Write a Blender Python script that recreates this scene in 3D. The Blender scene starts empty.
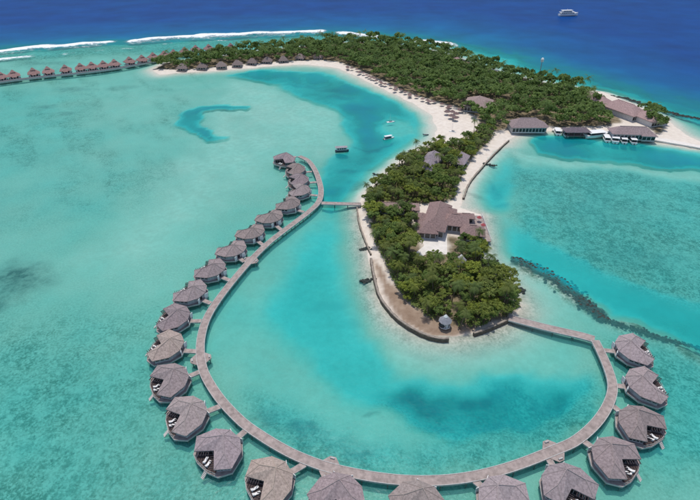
import bpy, math, random
import numpy as np
from mathutils import Vector, Matrix

random.seed(7)
rng = np.random.default_rng(7)
C = bpy.context.scene.collection
scene = bpy.context.scene
R = math.radians

# ------------------------------------------------------------------ camera
CAM_H, PITCH, F = 120.0, R(34.0), 490.0 / 700.0      # height, downward pitch, focal / width
cam_d = bpy.data.cameras.new('camera')
cam = bpy.data.objects.new('camera', cam_d); C.objects.link(cam)
cam.location = (0, 0, CAM_H)
cam.rotation_euler = (math.pi / 2 - PITCH, 0, 0)
cam_d.sensor_width = 36; cam_d.lens = 36 * F
cam_d.clip_start = 1; cam_d.clip_end = 60000
scene.camera = cam

# ------------------------------------------------------------------ sky, sun, exposure
SUN_EL, SUN_AZ = R(77), R(345)                        # azimuth clockwise from +Y (high noon sun, slightly beyond the scene)
world = bpy.data.worlds.new('World'); scene.world = world; world.use_nodes = True
wn = world.node_tree
sky = wn.nodes.new('ShaderNodeTexSky'); sky.sky_type = 'NISHITA'; sky.sun_disc = False
sky.sun_elevation = SUN_EL; sky.sun_rotation = SUN_AZ
sky.dust_density = 1.5; sky.air_density = 1.0
wn.links.new(sky.outputs[0], wn.nodes['Background'].inputs[0])
wn.nodes['Background'].inputs[1].default_value = 0.14
sun_d = bpy.data.lights.new('sun', 'SUN'); sun_d.energy = 2.85; sun_d.angle = R(0.6)
sun_d.color = (1.0, 0.95, 0.87)
sun = bpy.data.objects.new('sun', sun_d); C.objects.link(sun)
sv = Vector((math.sin(SUN_AZ) * math.cos(SUN_EL), math.cos(SUN_AZ) * math.cos(SUN_EL), math.sin(SUN_EL)))
sun.rotation_euler = sv.to_track_quat('Z', 'Y').to_euler()
sun.location = (0, 0, 400)
scene.view_settings.view_transform = 'Standard'
scene.view_settings.look = 'None'
scene.view_settings.gamma = 1
scene.view_settings.exposure = -0.12
scene.render.engine = 'CYCLES'
scene.cycles.max_bounces = 6
scene.cycles.transparent_max_bounces = 12

# ------------------------------------------------------------------ helpers
def g(px, py, z=0.0):
    """point of the survey photograph -> place on the level z (metres)"""
    u = (px - 350) / 490.0; v = (py - 250) / 490.0
    t = (CAM_H - z) / (math.sin(PITCH) + v * math.cos(PITCH))
    return Vector((u * t, (math.cos(PITCH) - v * math.sin(PITCH)) * t, z))

def gp(pts, z=0.0):
    return np.array([g(x, y, z)[:2] for x, y in pts])

def srgb(r, gg, b, k=1.0):
    f = lambda c: ((c / 255) / 12.92 if c / 255 <= 0.04045 else ((c / 255 + 0.055) / 1.055) ** 2.4) * k
    return (f(r), f(gg), f(b), 1)

class MB:
    def __init__(s): s.v = []; s.f = []; s.m = []
    def add(s, verts, faces, mi=0):
        o = len(s.v); s.v += [tuple(p) for p in verts]
        s.f += [tuple(i + o for i in f) for f in faces]; s.m += [mi] * len(faces)
    def box(s, c, d, rz=0.0, mi=0):
        x, y, z = d[0] / 2, d[1] / 2, d[2] / 2; cs, sn = math.cos(rz), math.sin(rz)
        vs = []
        for sx, sy, sz in ((-1,-1,-1),(1,-1,-1),(1,1,-1),(-1,1,-1),(-1,-1,1),(1,-1,1),(1,1,1),(-1,1,1)):
            a, b = sx * x, sy * y
            vs.append((c[0] + a * cs - b * sn, c[1] + a * sn + b * cs, c[2] + sz * z))
        s.add(vs, [(0,3,2,1),(4,5,6,7),(0,1,5,4),(1,2,6,5),(2,3,7,6),(3,0,4,7)], mi); return s
    def prism(s, poly, z0, z1, mi=0, cap=True):
        n = len(poly)
        vs = [(p[0], p[1], z0) for p in poly] + [(p[0], p[1], z1) for p in poly]
        fs = [(i, (i + 1) % n, n + (i + 1) % n, n + i) for i in range(n)]
        if cap: fs += [tuple(range(n - 1, -1, -1)), tuple(range(n, 2 * n))]
        s.add(vs, fs, mi); return s
    def tube(s, path, radii, n=6, mi=0):
        path = [Vector(p) for p in path]; vs = []; fs = []
        for i, p in enumerate(path):
            t = (path[min(i + 1, len(path) - 1)] - path[max(i - 1, 0)]).normalized()
            a = t.cross(Vector((0.31, 0.95, 0.05))).normalized(); b = t.cross(a)
            r = radii[i] if isinstance(radii, (list, tuple)) else radii
            for k in range(n):
                w = 2 * math.pi * k / n
                vs.append(p + a * (math.cos(w) * r) + b * (math.sin(w) * r))
        for i in range(len(path) - 1):
            for k in range(n):
                fs.append((i * n + k, i * n + (k + 1) % n, (i + 1) * n + (k + 1) % n, (i + 1) * n + k))
        fs.append(tuple(range(n - 1, -1, -1))); fs.append(tuple(range((len(path) - 1) * n, len(path) * n)))
        s.add(vs, fs, mi); return s
    def lathe(s, prof, n=10, c=(0, 0), mi=0):
        vs = []; fs = []
        for r, z in prof:
            for k in range(n):
                w = 2 * math.pi * k / n
                vs.append((c[0] + r * math.cos(w), c[1] + r * math.sin(w), z))
        for i in range(len(prof) - 1):
            for k in range(n):
                fs.append((i * n + k, i * n + (k + 1) % n, (i + 1) * n + (k + 1) % n, (i + 1) * n + k))
        s.add(vs, fs, mi); return s
    def hip(s, c, w, l, rz, z0, z1, t=0.3, hipk=1.0, mi=0):
        """hipped roof, ridge along the longer side; w along local x, l along local y"""
        cs, sn = math.cos(rz), math.sin(rz)
        hw, hl = w / 2, l / 2
        if w >= l: rd = [(-(hw - hl * hipk), 0), ((hw - hl * hipk), 0)]
        else: rd = [(0, -(hl - hw * hipk)), (0, (hl - hw * hipk))]
        ev = [(-hw, -hl), (hw, -hl), (hw, hl), (-hw, hl)]
        T = lambda p, z: (c[0] + p[0] * cs - p[1] * sn, c[1] + p[0] * sn + p[1] * cs, z)
        vs = [T(p, z0 - t) for p in ev] + [T(p, z0) for p in ev] + [T(p, z1) for p in rd]
        fs = [(3, 2, 1, 0), (0, 1, 5, 4), (1, 2, 6, 5), (2, 3, 7, 6), (3, 0, 4, 7)]
        if w >= l: fs += [(4, 5, 9, 8), (6, 7, 8, 9), (5, 6, 9), (7, 4, 8)]
        else: fs += [(5, 6, 9, 8), (7, 4, 8, 9), (4, 5, 8), (6, 7, 9)]
        s.add(vs, fs, mi); return s
    def mesh(s, name, mats, smooth=False):
        me = bpy.data.meshes.new(name); me.from_pydata(s.v, [], s.f)
        for m in (mats if isinstance(mats, (list, tuple)) else [mats]): me.materials.append(m)
        me.polygons.foreach_set('material_index', s.m)
        if smooth: me.polygons.foreach_set('use_smooth', [True] * len(me.polygons))
        me.update(); return me
    def build(s, name, mats, parent=None, smooth=False):
        return link(name, s.mesh(name, mats, smooth), parent)

def link(name, data, parent=None):
    o = bpy.data.objects.new(name, data); C.objects.link(o)
    if parent is not None: o.parent = parent
    return o

def tag(o, label=None, cat=None, group=None, kind=None):
    if label: o['label'] = label
    if cat: o['category'] = cat
    if group: o['group'] = group
    if kind: o['kind'] = kind
    return o

def thing(name, label, cat, loc=(0, 0, 0), rz=0.0, group=None):
    o = link(name, None); o.location = loc; o.rotation_euler = (0, 0, rz)
    return tag(o, label, cat, group)

def copy_tree(o, parent=None):
    c = o.copy(); C.objects.link(c)
    if parent is not None: c.parent = parent
    for ch in o.children: copy_tree(ch, c)
    return c

def set_color(o, col):
    o.color = col
    for ch in o.children: set_color(ch, col)

# ------------------------------------------------------------------ numeric noise and distances
def vnoise(x, y, seed=0):
    xi = np.floor(x).astype(np.int64); yi = np.floor(y).astype(np.int64)
    fx = x - xi; fy = y - yi
    fx = fx * fx * (3 - 2 * fx); fy = fy * fy * (3 - 2 * fy)
    def h(a, b):
        n = (a * 374761393 + b * 668265263 + seed * 1442695041) & 0xFFFFFFFF
        n = ((n ^ (n >> 13)) * 1274126177) & 0xFFFFFFFF
        n = (n ^ (n >> 16)) & 0xFFFF
        return n / 65535.0
    return (h(xi, yi) * (1 - fx) + h(xi + 1, yi) * fx) * (1 - fy) + (h(xi, yi + 1) * (1 - fx) + h(xi + 1, yi + 1) * fx) * fy

def fbm(x, y, scale, seed=0, octv=4):
    t = 0; a = 1.0; n = 0
    for i in range(octv):
        t = t + a * vnoise(x / scale, y / scale, seed + i * 17); n += a; a *= 0.5; scale *= 0.5
    return t / n            # 0..1

def seg_dist(X, Y, pts, closed):
    best = np.full(X.shape, 1e18); n = len(pts)
    for i in range(n if closed else n - 1):
        ax, ay = pts[i]; bx, by = pts[(i + 1) % n]
        dx, dy = bx - ax, by - ay; L = dx * dx + dy * dy + 1e-9
        t = np.clip(((X - ax) * dx + (Y - ay) * dy) / L, 0, 1)
        best = np.minimum(best, (X - ax - t * dx) ** 2 + (Y - ay - t * dy) ** 2)
    return np.sqrt(best)

def sdf(X, Y, pts):
    """signed distance, positive inside"""
    d = seg_dist(X, Y, pts, True); ins = np.zeros(X.shape, bool); n = len(pts)
    for i in range(n):
        ax, ay = pts[i]; bx, by = pts[(i + 1) % n]
        if ay == by: continue
        c = ((ay > Y) != (by > Y)) & (X < (bx - ax) * (Y - ay) / (by - ay) + ax)
        ins ^= c
    return np.where(ins, d, -d)

def sm(a, b, x):
    t = np.clip((x - a) / (b - a), 0, 1); return t * t * (3 - 2 * t)

# ------------------------------------------------------------------ materials
def mat(name, col, rough=0.9, noise=None, amount=0.25, spec=0.2, bump=0.0, objcol=False, stretch=None):
    """plain material with colour noise; noise = scale per metre"""
    m = bpy.data.materials.new(name); m.use_nodes = True
    nt = m.node_tree; b = nt.nodes['Principled BSDF']
    b.inputs['Roughness'].default_value = rough
    b.inputs['Specular IOR Level'].default_value = spec
    col = tuple(col[:3]) + (1,)
    last = None
    if objcol:
        oi = nt.nodes.new('ShaderNodeObjectInfo')
        mx = nt.nodes.new('ShaderNodeMix'); mx.data_type = 'RGBA'; mx.blend_type = 'MULTIPLY'
        mx.inputs[0].default_value = 1; mx.inputs[6].default_value = col
        nt.links.new(oi.outputs['Color'], mx.inputs[7]); last = mx.outputs[2]
    if noise:
        tc = nt.nodes.new('ShaderNodeTexCoord'); mp = nt.nodes.new('ShaderNodeMapping')
        if stretch: mp.inputs['Scale'].default_value = stretch
        nt.links.new(tc.outputs['Object'], mp.inputs[0])
        nz = nt.nodes.new('ShaderNodeTexNoise'); nz.inputs['Scale'].default_value = noise
        nz.inputs['Detail'].default_value = 5; nz.inputs['Roughness'].default_value = 0.65
        nt.links.new(mp.outputs[0], nz.inputs['Vector'])
        mr = nt.nodes.new('ShaderNodeMapRange')
        mr.inputs[1].default_value = 0.3; mr.inputs[2].default_value = 0.7
        mr.inputs[3].default_value = 1 - amount; mr.inputs[4].default_value = 1 + amount
        nt.links.new(nz.outputs[0], mr.inputs[0])
        m2 = nt.nodes.new('ShaderNodeMix'); m2.data_type = 'RGBA'; m2.blend_type = 'MULTIPLY'
        m2.inputs[0].default_value = 1; m2.inputs[6].default_value = col
        if last: nt.links.new(last, m2.inputs[6])
        nt.links.new(mr.outputs[0], m2.inputs[7]); last = m2.outputs[2]
        if bump:
            bp = nt.nodes.new('ShaderNodeBump'); bp.inputs['Strength'].default_value = bump
            bp.inputs['Distance'].default_value = 0.15
            nt.links.new(nz.outputs[0], bp.inputs['Height']); nt.links.new(bp.outputs[0], b.inputs['Normal'])
    if last: nt.links.new(last, b.inputs['Base Color'])
    else: b.inputs['Base Color'].default_value = col
    return m

M = {}
M['thatch'] = mat('thatch', (0.325, 0.27, 0.27), 0.95, 1.5, 0.34, 0.1, 0.6, True)
M['ridge'] = mat('ridge_thatch', (0.36, 0.30, 0.29), 0.95, 2.0, 0.2, 0.1, 0.3, True)
M['deck'] = mat('weathered_deck', (0.345, 0.285, 0.265), 0.85, 0.7, 0.32, 0.2, 0.2)
M['deck_pale'] = mat('pale_deck_edge', (0.46, 0.45, 0.44), 0.85, 1.2, 0.2)
M['post'] = mat('stilt', (0.20, 0.19, 0.18), 0.9, 2.0, 0.3)
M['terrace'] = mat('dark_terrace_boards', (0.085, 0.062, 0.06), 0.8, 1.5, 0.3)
M['wall'] = mat('grey_timber_wall', (0.55, 0.55, 0.56), 0.85, 1.2, 0.2)
M['white'] = mat('white_paint', (0.80, 0.80, 0.79), 0.5, 1.5, 0.06, 0.4)
M['fabric'] = mat('white_cushion', (0.82, 0.82, 0.82), 0.9, 3.0, 0.05)
M['beam'] = mat('dark_beam', (0.05, 0.04, 0.045), 0.8, 2.0, 0.3)
M['glass'] = mat('dark_glass', (0.025, 0.03, 0.035), 0.12, None, 0, 0.5)
M['bark'] = mat('bark', (0.17, 0.13, 0.09), 0.95, 3.0, 0.3)
M['red'] = mat('red_canvas', (0.42, 0.10, 0.11), 0.85, 2.0, 0.12)
M['rock'] = mat('dark_reef_rock', (0.05, 0.06, 0.055), 0.95, 0.9, 0.5, 0.2, 0.5)
M['stone'] = mat('seawall_stone', (0.13, 0.105, 0.085), 0.95, 1.2, 0.45, 0.2, 0.6)
M['cap'] = mat('wall_cap', (0.30, 0.26, 0.22), 0.9, 1.0, 0.3)
M['hull_blue'] = mat('dark_hull', (0.05, 0.07, 0.09), 0.4, 1.0, 0.1, 0.5)
M['greyroof'] = mat('grey_shade_roof', (0.33, 0.32, 0.34), 0.8, 1.5, 0.2, 0.2, 0, True)
M['paving'] = mat('pale_paving', (0.72, 0.68, 0.63), 0.9, 0.5, 0.12)

def leaf_mat(name, c1, c2):
    m = bpy.data.materials.new(name); m.use_nodes = True; nt = m.node_tree
    b = nt.nodes['Principled BSDF']; b.inputs['Roughness'].default_value = 0.65
    b.inputs['Specular IOR Level'].default_value = 0.25
    at = nt.nodes.new('ShaderNodeAttribute'); at.attribute_name = 'tint'
    mx = nt.nodes.new('ShaderNodeMix'); mx.data_type = 'RGBA'
    mx.inputs[6].default_value = tuple(c1) + (1,); mx.inputs[7].default_value = tuple(c2) + (1,)
    nt.links.new(at.outputs['Fac'], mx.inputs[0])
    oi = nt.nodes.new('ShaderNodeObjectInfo')
    m2 = nt.nodes.new('ShaderNodeMix'); m2.data_type = 'RGBA'; m2.blend_type = 'MULTIPLY'; m2.inputs[0].default_value = 1
    nt.links.new(mx.outputs[2], m2.inputs[6]); nt.links.new(oi.outputs['Color'], m2.inputs[7])
    nt.links.new(m2.outputs[2], b.inputs['Base Color'])
    tr = nt.nodes.new('ShaderNodeBsdfTranslucent'); nt.links.new(m2.outputs[2], tr.inputs[0])
    ms = nt.nodes.new('ShaderNodeMixShader'); ms.inputs[0].default_value = 0.33
    nt.links.new(b.outputs[0], ms.inputs[1]); nt.links.new(tr.outputs[0], ms.inputs[2])
    nt.links.new(ms.outputs[0], nt.nodes['Material Output'].inputs[0])
    return m
M['leaf'] = leaf_mat('broad_leaves', (0.115, 0.17, 0.042), (0.26, 0.32, 0.08))
M['frond'] = leaf_mat('palm_fronds', (0.085, 0.125, 0.035), (0.19, 0.23, 0.07))

# ------------------------------------------------------------------ layout of land and water
ISLAND = [(152,70),(165,63),(200,59),(250,52),(300,47),(330,43.5),(360,42),(400,45),(440,52),(470,62),(500,72),(540,82),
 (580,88),(605,93),(632,103),(652,112),(664,117),(674,125),(688,136),(705,144),(760,158),(760,168),(705,151),(670,145),(650,141),(600,136),
 (560,131),(540,131),(522,133.5),(509,139.5),(496,151),(483,165),(469,182),(463,196),(462,208),(484,216),(483,236),(481,250),(487,264),
 (501,275),(513,290),(520,304),(516,316),(500,325),(480,331),(455,337),(435,338),(414,331),(395,319),(381,301),(374,281),(371,262),
 (365,245),(359,225),(357,207),(362,197),(374,184),(388,171),(402,160),(414,152),(426,146),(434,139),(436,128),(432,116),(418,106),
 (400,97),(378,87),(355,76),(340,69),(325,66.3),(308,64.6),(285,65.3),(255,67.6),(222,70.6),(180,73),(160,75)]
VEG_SOUTH = [(363,203),(369,225),(374,245),(383,263),(392,284),(403,300),(416,313),(431,323),(447,330),(470,332),(490,326),(512,316),
 (521,306),(515,290),(502,277),(490,266),(482,256),(482,246),(460,240),(447,236),(446,254),(424,254),(419,240),(412,226),(412,212),(395,214),(383,204),(372,198)]
VEG_NECK = [(366,197),(378,184),(392,171),(406,160),(420,151),(432,147),(445,147),(458,144),(469,139),(479,129),(496,136),(482,150),(468,165),(460,182),
 (455,200),(440,206),(412,206),(385,205)]
VEG_NORTH = [(154,70),(165,63),(200,58.5),(250,51.5),(300,46.5),(330,43),(360,41.5),(400,44.5),(440,51.5),(470,61.5),(500,71.5),(540,81.5),(580,90),(600,98),
 (612,112),(622,124),(606,128),(560,129),(545,127),(510,129),(494,134),(482,130),(474,118),(452,108),(425,100),(405,93),(382,82),(358,71),(338,63),(318,61),(285,62.5),(250,65),(215,68.5),(180,71)]
VEG_EAST = [(642,116),(650,112),(662,120),(664,132),(655,137),(648,128)]
ISL, VS, VN, VF, VE = gp(ISLAND), gp(VEG_SOUTH), gp(VEG_NECK), gp(VEG_NORTH), gp(VEG_EAST)

# (depth m, edge softness m, coral 0..1, outline)
ZONES = [
 # western lagoon, darker seagrass and coral toward the foreground
 (1.9, 34, 1.0, [(-200,310),(120,330),(160,400),(230,470),(300,500),(420,520),(420,600),(-200,600)]),
 (1.7, 25, .4, [(-100,85),(20,88),(80,120),(120,170),(100,220),(40,235),(-100,240)]),
 (1.15, 18, .0, [(230,80),(330,100),(352,125),(330,150),(280,150),(250,180),(200,220),(150,260),(110,250),(150,180),(190,150)]),
 # light sand behind the arc, then the enclosed lagoon
 (1.8, 9, .05, [(322,206),(357,206),(362,240),(372,285),(392,324),(425,345),(470,352),(530,350),(575,352),(592,380),(582,412),(545,432),(490,452),(430,460),(375,455),(330,436),(285,408),(240,372),(214,340),(226,305),(262,262),(295,232)]),
 (3.0, 8, .0, [(330,212),(350,222),(353,250),(362,290),(374,322),(392,350),(402,376),(392,400),(355,402),(318,385),(285,352),(268,322),(275,290),(305,245)]),
 (1.5, 8, .0, [(390,336),(440,346),(500,338),(560,345),(585,360),(560,378),(500,372),(440,372),(400,362)]),
 (1.9, 8, .1, [(222,300),(245,290),(262,320),(290,350),(345,400),(400,430),(380,440),(320,425),(260,385),(225,345)]),
 (4.2, 6, 1.0, [(375,392),(410,382),(460,388),(520,384),(570,386),(596,384),(592,402),(560,425),(500,436),(450,440),(425,425),(395,408)]),
 (2.3, 6, 1.1, [(255,400),(300,412),(345,438),(400,452),(470,440),(540,420),(590,395),(606,380),(608,400),(590,425),(540,452),(480,470),(420,476),(350,468),(300,450),(260,425)]),
 # northern channel
 (4.7, 6, .0, [(225,75),(262,70),(300,72),(335,77),(372,92),(412,110),(426,122),(424,134),(408,146),(390,160),(372,178),(355,196),(352,215),(330,214),(322,195),(324,172),(338,156),(356,150),(362,136),(348,118),(325,104),(300,93),(262,80)]),
 (2.2, 5, .0, [(385,112),(412,118),(424,128),(408,142),(385,140),(375,126)]),
 (5.0, 3, .1, [(181,121),(188,111),(206,106),(248,106.5),(246,109.5),(220,110.5),(205,113.5),(199,119),(199,126),(207,134),(226,140),(210,142),(194,138),(184,130)]),
 # eastern lagoon
 (2.0, 9, 1.15, [(505,150),(560,158),(700,178),(900,200),(900,350),(700,300),(640,285),(570,255),(528,230),(515,205)]),
 (3.3, 5, .0, [(478,165),(500,148),(520,150),(512,175),(500,195),(515,222),(550,243),(600,268),(660,292),(720,305),(900,345),(900,400),(730,352),(690,342),(640,324),(600,310),(565,282),(530,262),(500,240),(490,215),(478,195)]),
 (4.8, 4, .0, [(528,140),(548,134),(600,140),(650,145),(700,152),(800,170),(800,190),(700,168),(640,164),(580,156),(545,150)]),
 (1.25, 5, .0, [(520,152),(560,155),(620,164),(700,172),(760,182),(760,186),(690,178),(620,172),(560,165),(525,165)]),
 (1.5, 8, .1, [(484,240),(500,252),(540,275),(570,295),(600,318),(640,338),(610,340),(560,326),(520,316),(520,300),(505,278),(488,262)]),
 (.55, 2.2, 1.2, [(513,257),(524,258),(548,270),(566,281),(584,294),(600,309),(612,319),(640,328),(670,336),(700,345),(740,355),(740,361),(698,351),(668,342),(640,335),(612,325),(596,317),(575,303),(556,290),(540,278),(522,264)]),
 (2.0, 10, 1.0, [(610,335),(700,352),(800,390),(800,480),(660,470),(655,400),(625,350)]),
 # outer reef, drop-off and ocean
 (1.9, 14, 1.2, [(-300,76),(0,60),(150,52),(330,42),(400,44),(350,33),(200,34),(0,50),(-300,66)]),
 (5.0, 22, .2, [(455,40),(520,66),(580,82),(620,93),(660,108),(720,130),(900,170),(900,100),(700,84),(620,66),(540,40),(480,30)]),
 (12., 40, .0, [(-400,64),(0,47),(150,38),(330,30),(400,34),(450,40),(520,52),(580,66),(640,80),(700,94),(900,125),(900,-40),(-400,-40)]),
 (32., 110, .0, [(-400,40),(0,33),(200,24),(330,18),(450,20),(540,34),(600,54),(650,68),(700,80),(900,108),(900,-60),(-400,-60)]),
]
REEF_PATCHES = [  # dark seagrass / coral patches (centre px, radii px, strength)
 (22,272,38,16,.9),(8,290,26,12,.7),(345,92,14,3,.7),(360,103,22,3,.8),(330,85,18,2.5,.6),(375,143,22,2.0,.8),(388,118,7,2,.6),
 (352,168,18,4,.7),(345,185,22,5,.6),(300,82,22,2.5,.5),(70,88,18,2.5,.55),(45,105,12,3,.5),(60,111,8,2,.5),(120,85,20,3,.35),
 (225,107.5,20,1.4,.8),(200,128,9,7,.3),(325,300,22,7,.25),(352,325,14,7,.25),(415,392,34,7,.8),(365,408,12,4,.5),(480,394,34,7,.8),(545,400,30,9,.75),(500,420,40,8,.6),(440,415,22,8,.6),
 (495,185,7,6,.5),(500,200,9,4,.4),(478,195,12,3,.4),(355,62,5,2,.3),(620,100,28,2,.6),(680,116,22,1.6,.6),(640,92,20,2,.4),(470,343,26,5,.25),(505,333,16,5,.28),(430,347,26,4,.2),(395,330,10,8,.2),(368,262,6,9,.4),(363,285,6,9,.35),(522,318,9,6,.4),(497,262,7,4,.4),(364,235,5,10,.3),(300,425,26,6,.8),(345,445,24,5,.6),(600,205,60,20,.2),(640,250,60,16,.25),
 (180,60,40,2,.4),(40,62,40,2,.35),(280,50,40,2,.4),(330,435,40,8,.35),(560,92,18,2,.3),(270,415,20,6,.5)]

def fields(X, Y):
    wx = X + (fbm(X, Y, 26, 3) - .5) * 16 + (fbm(X, Y, 6, 5, 3) - .5) * 5
    wy = Y + (fbm(X, Y, 26, 11) - .5) * 20 + (fbm(X, Y, 6, 13, 3) - .5) * 6
    D = np.full(X.shape, 1.45); K = np.full(X.shape, .28)
    sx, sy = X * .55 - Y * .83, X * .83 + Y * .55
    streak = sm(.46, .68, fbm(sx / 5, sy / 1.4 + 60, 9, 77)) * sm(-20, -120, X) * sm(170, 260, Y)
    for dep, soft, cor, pts in ZONES:
        a = sm(-soft, soft, sdf(wx, wy, gp(pts)))
        D = D * (1 - a) + dep * a; K = K * (1 - a) + cor * a
    D = np.where((D > 3.6) & (D < 9), D * (.78 + .44 * sm(.3, .7, fbm(wx, wy * .6, 17, 23))), D)
    D = D * (0.86 + .28 * fbm(X, Y, 40, 21)) + (fbm(X, Y, 9, 31, 3) - .5) * .3
    W = np.zeros(X.shape); K = K + streak * .4
    for px, py, rx, ry, s in REEF_PATCHES:
        c = g(px, py); ex = (g(px + rx, py) - c).x; ey = (g(px, py - ry) - c).y
        q = np.sqrt(((wx - c.x) / ex) ** 2 + ((wy - c.y) / ey) ** 2)
        W = np.maximum(W, s * sm(1.25, .3, q) * (.35 + 1.0 * fbm(X, Y, 7, 41)))
    rb = gp([(514,258),(524,261),(545,272),(562,283),(580,297),(596,311),(606,318),(622,324),(645,331),(668,338),(690,344),(715,351),(745,358)])
    W = np.maximum(W, .5 * sm(2.4, .8, seg_dist(wx, wy, rb[6:], False)) * (.3 + .9 * fbm(X, Y, 4, 44)))
    W = np.maximum(W, .9 * sm(3.6, 1.2, seg_dist(wx, wy, rb[:7], False)) * (.5 + .7 * fbm(X, Y, 4, 43)))
    isl = sdf(X + (fbm(X, Y, 9, 51, 3) - .5) * 4, Y + (fbm(X, Y, 9, 52, 3) - .5) * 4, ISL)
    lobe = sm(-15, -3, isl) * sm(235, 205, Y); K = np.maximum(K, .5 * lobe); W = np.maximum(W, .22 * lobe * fbm(X, Y, 5, 47) * 1.6)
    D = np.maximum(D, .25)
    shore = sm(0, 1, np.clip(-isl / 20, 0, 1))
    D = D * (0.04 + 0.96 * shore ** 0.8)
    Z = np.where(isl < 0, -D - .02, 0)
    Z = np.where(isl >= 0, np.minimum(isl * .16, .75 + .35 * sm(4, 14, isl)) - .03, Z)
    return D, K, W, isl, Z

def axis_grid(lo, hi, inner_lo, inner_hi, step, grow):
    a = list(np.arange(inner_lo, inner_hi, step)); s = step
    while a[-1] < hi: s = min(s * grow, 400); a.append(a[-1] + s)
    s = step; b = [a[0]]
    while b[-1] > lo: s = min(s * grow, 400); b.append(b[-1] - s)
    return np.array(b[:0:-1] + a)

gx = axis_grid(-9000, 9000, -190, 190, 1.35, 1.02)
gy = axis_grid(-1500, 16000, 60, 62, 1.0, 1.004)
gy = np.array([v for v in axis_grid(-1500, 62, 60, 62, 1.0, 1.25) if v < 60] + [v for v in gy if v >= 60])

def grid_mesh(name, xs, ys, Z):
    nx, ny = len(xs), len(ys)
    X, Y = np.meshgrid(xs, ys)
    co = np.stack([X, Y, Z], -1).reshape(-1, 3).astype(np.float32)
    i = np.arange(nx * ny).reshape(ny, nx)
    f = np.stack([i[:-1, :-1], i[:-1, 1:], i[1:, 1:], i[1:, :-1]], -1).reshape(-1, 4).astype(np.int32)
    me = bpy.data.meshes.new(name)
    me.vertices.add(len(co)); me.vertices.foreach_set('co', co.ravel())
    me.loops.add(f.size); me.loops.foreach_set('vertex_index', f.ravel())
    me.polygons.add(len(f)); me.polygons.foreach_set('loop_start', np.arange(0, f.size, 4, dtype=np.int32))
    me.polygons.foreach_set('use_smooth', np.ones(len(f), bool))
    me.update(calc_edges=True); me.validate()
    return me

def fattr(me, name, arr):
    a = me.attributes.new(name, 'FLOAT', 'POINT'); a.data.foreach_set('value', arr.ravel().astype(np.float32))

GX, GY = np.meshgrid(gx, gy)
D, K, W, ISD, TZ = fields(GX, GY)
# ground cover on land: 0 sand, 1 soil under trees ; pave = brown earth on the promenade
vegd = np.maximum.reduce([sdf(GX, GY, p) for p in (VS, VN, VF, VE)])
soil = sm(-1.5, 2.5, vegd + (fbm(GX, GY, 5, 61) - .5) * 5)
soil = np.maximum(soil, sm(16, 9, seg_dist(GX, GY, ISL[2:13], False)))
BROWN = gp([(372,258),(378,277),(388,303),(400,320),(418,331),(437,338),(452,337),(475,331),(472,326),(446,326),(430,320),(415,309),(402,297),(390,284),(382,270)])
brown = sm(-1.2, 1.2, sdf(GX, GY, BROWN) + (fbm(GX, GY, 3, 71) - .5) * 2)
terrain = link('terrain', grid_mesh('terrain', gx, gy, TZ)); tag(terrain, kind='structure')
for n, a in (('coral', K), ('weed', W), ('soil', soil), ('brown', brown), ('land', ISD)): fattr(terrain.data, n, a)

def N(nt, t, **kw):
    n = nt.nodes.new(t)
    for k, v in kw.items(): setattr(n, k, v)
    return n
def mixc(nt, fac, a, b, mode='MIX'):
    n = N(nt, 'ShaderNodeMix', data_type='RGBA', blend_type=mode)
    for i, s in ((0, fac), (6, a), (7, b)):
        if hasattr(s, 'node'): nt.links.new(s, n.inputs[i])
        else: n.inputs[i].default_value = s if i == 0 else tuple(s[:3]) + (1,)
    return n.outputs[2]
def mathn(nt, op, a, b=None, clamp=False):
    n = N(nt, 'ShaderNodeMath', operation=op, use_clamp=clamp)
    for i, s in ((0, a), (1, b)):
        if s is None: continue
        if hasattr(s, 'node'): nt.links.new(s, n.inputs[i])
        else: n.inputs[i].default_value = s
    return n.outputs[0]
def attr(nt, name):
    return N(nt, 'ShaderNodeAttribute', attribute_name=name).outputs['Fac']
def noise(nt, vec, scale, detail=4, rough=.6):
    n = N(nt, 'ShaderNodeTexNoise'); n.inputs['Scale'].default_value = scale
    n.inputs['Detail'].default_value = detail; n.inputs['Roughness'].default_value = rough
    nt.links.new(vec, n.inputs['Vector']); return n.outputs[0]
def rng_map(nt, v, a, b, c=0., d=1.):
    n = N(nt, 'ShaderNodeMapRange'); nt.links.new(v, n.inputs[0])
    for i, s in ((1, a), (2, b), (3, c), (4, d)): n.inputs[i].default_value = s
    return n.outputs[0]

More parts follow.
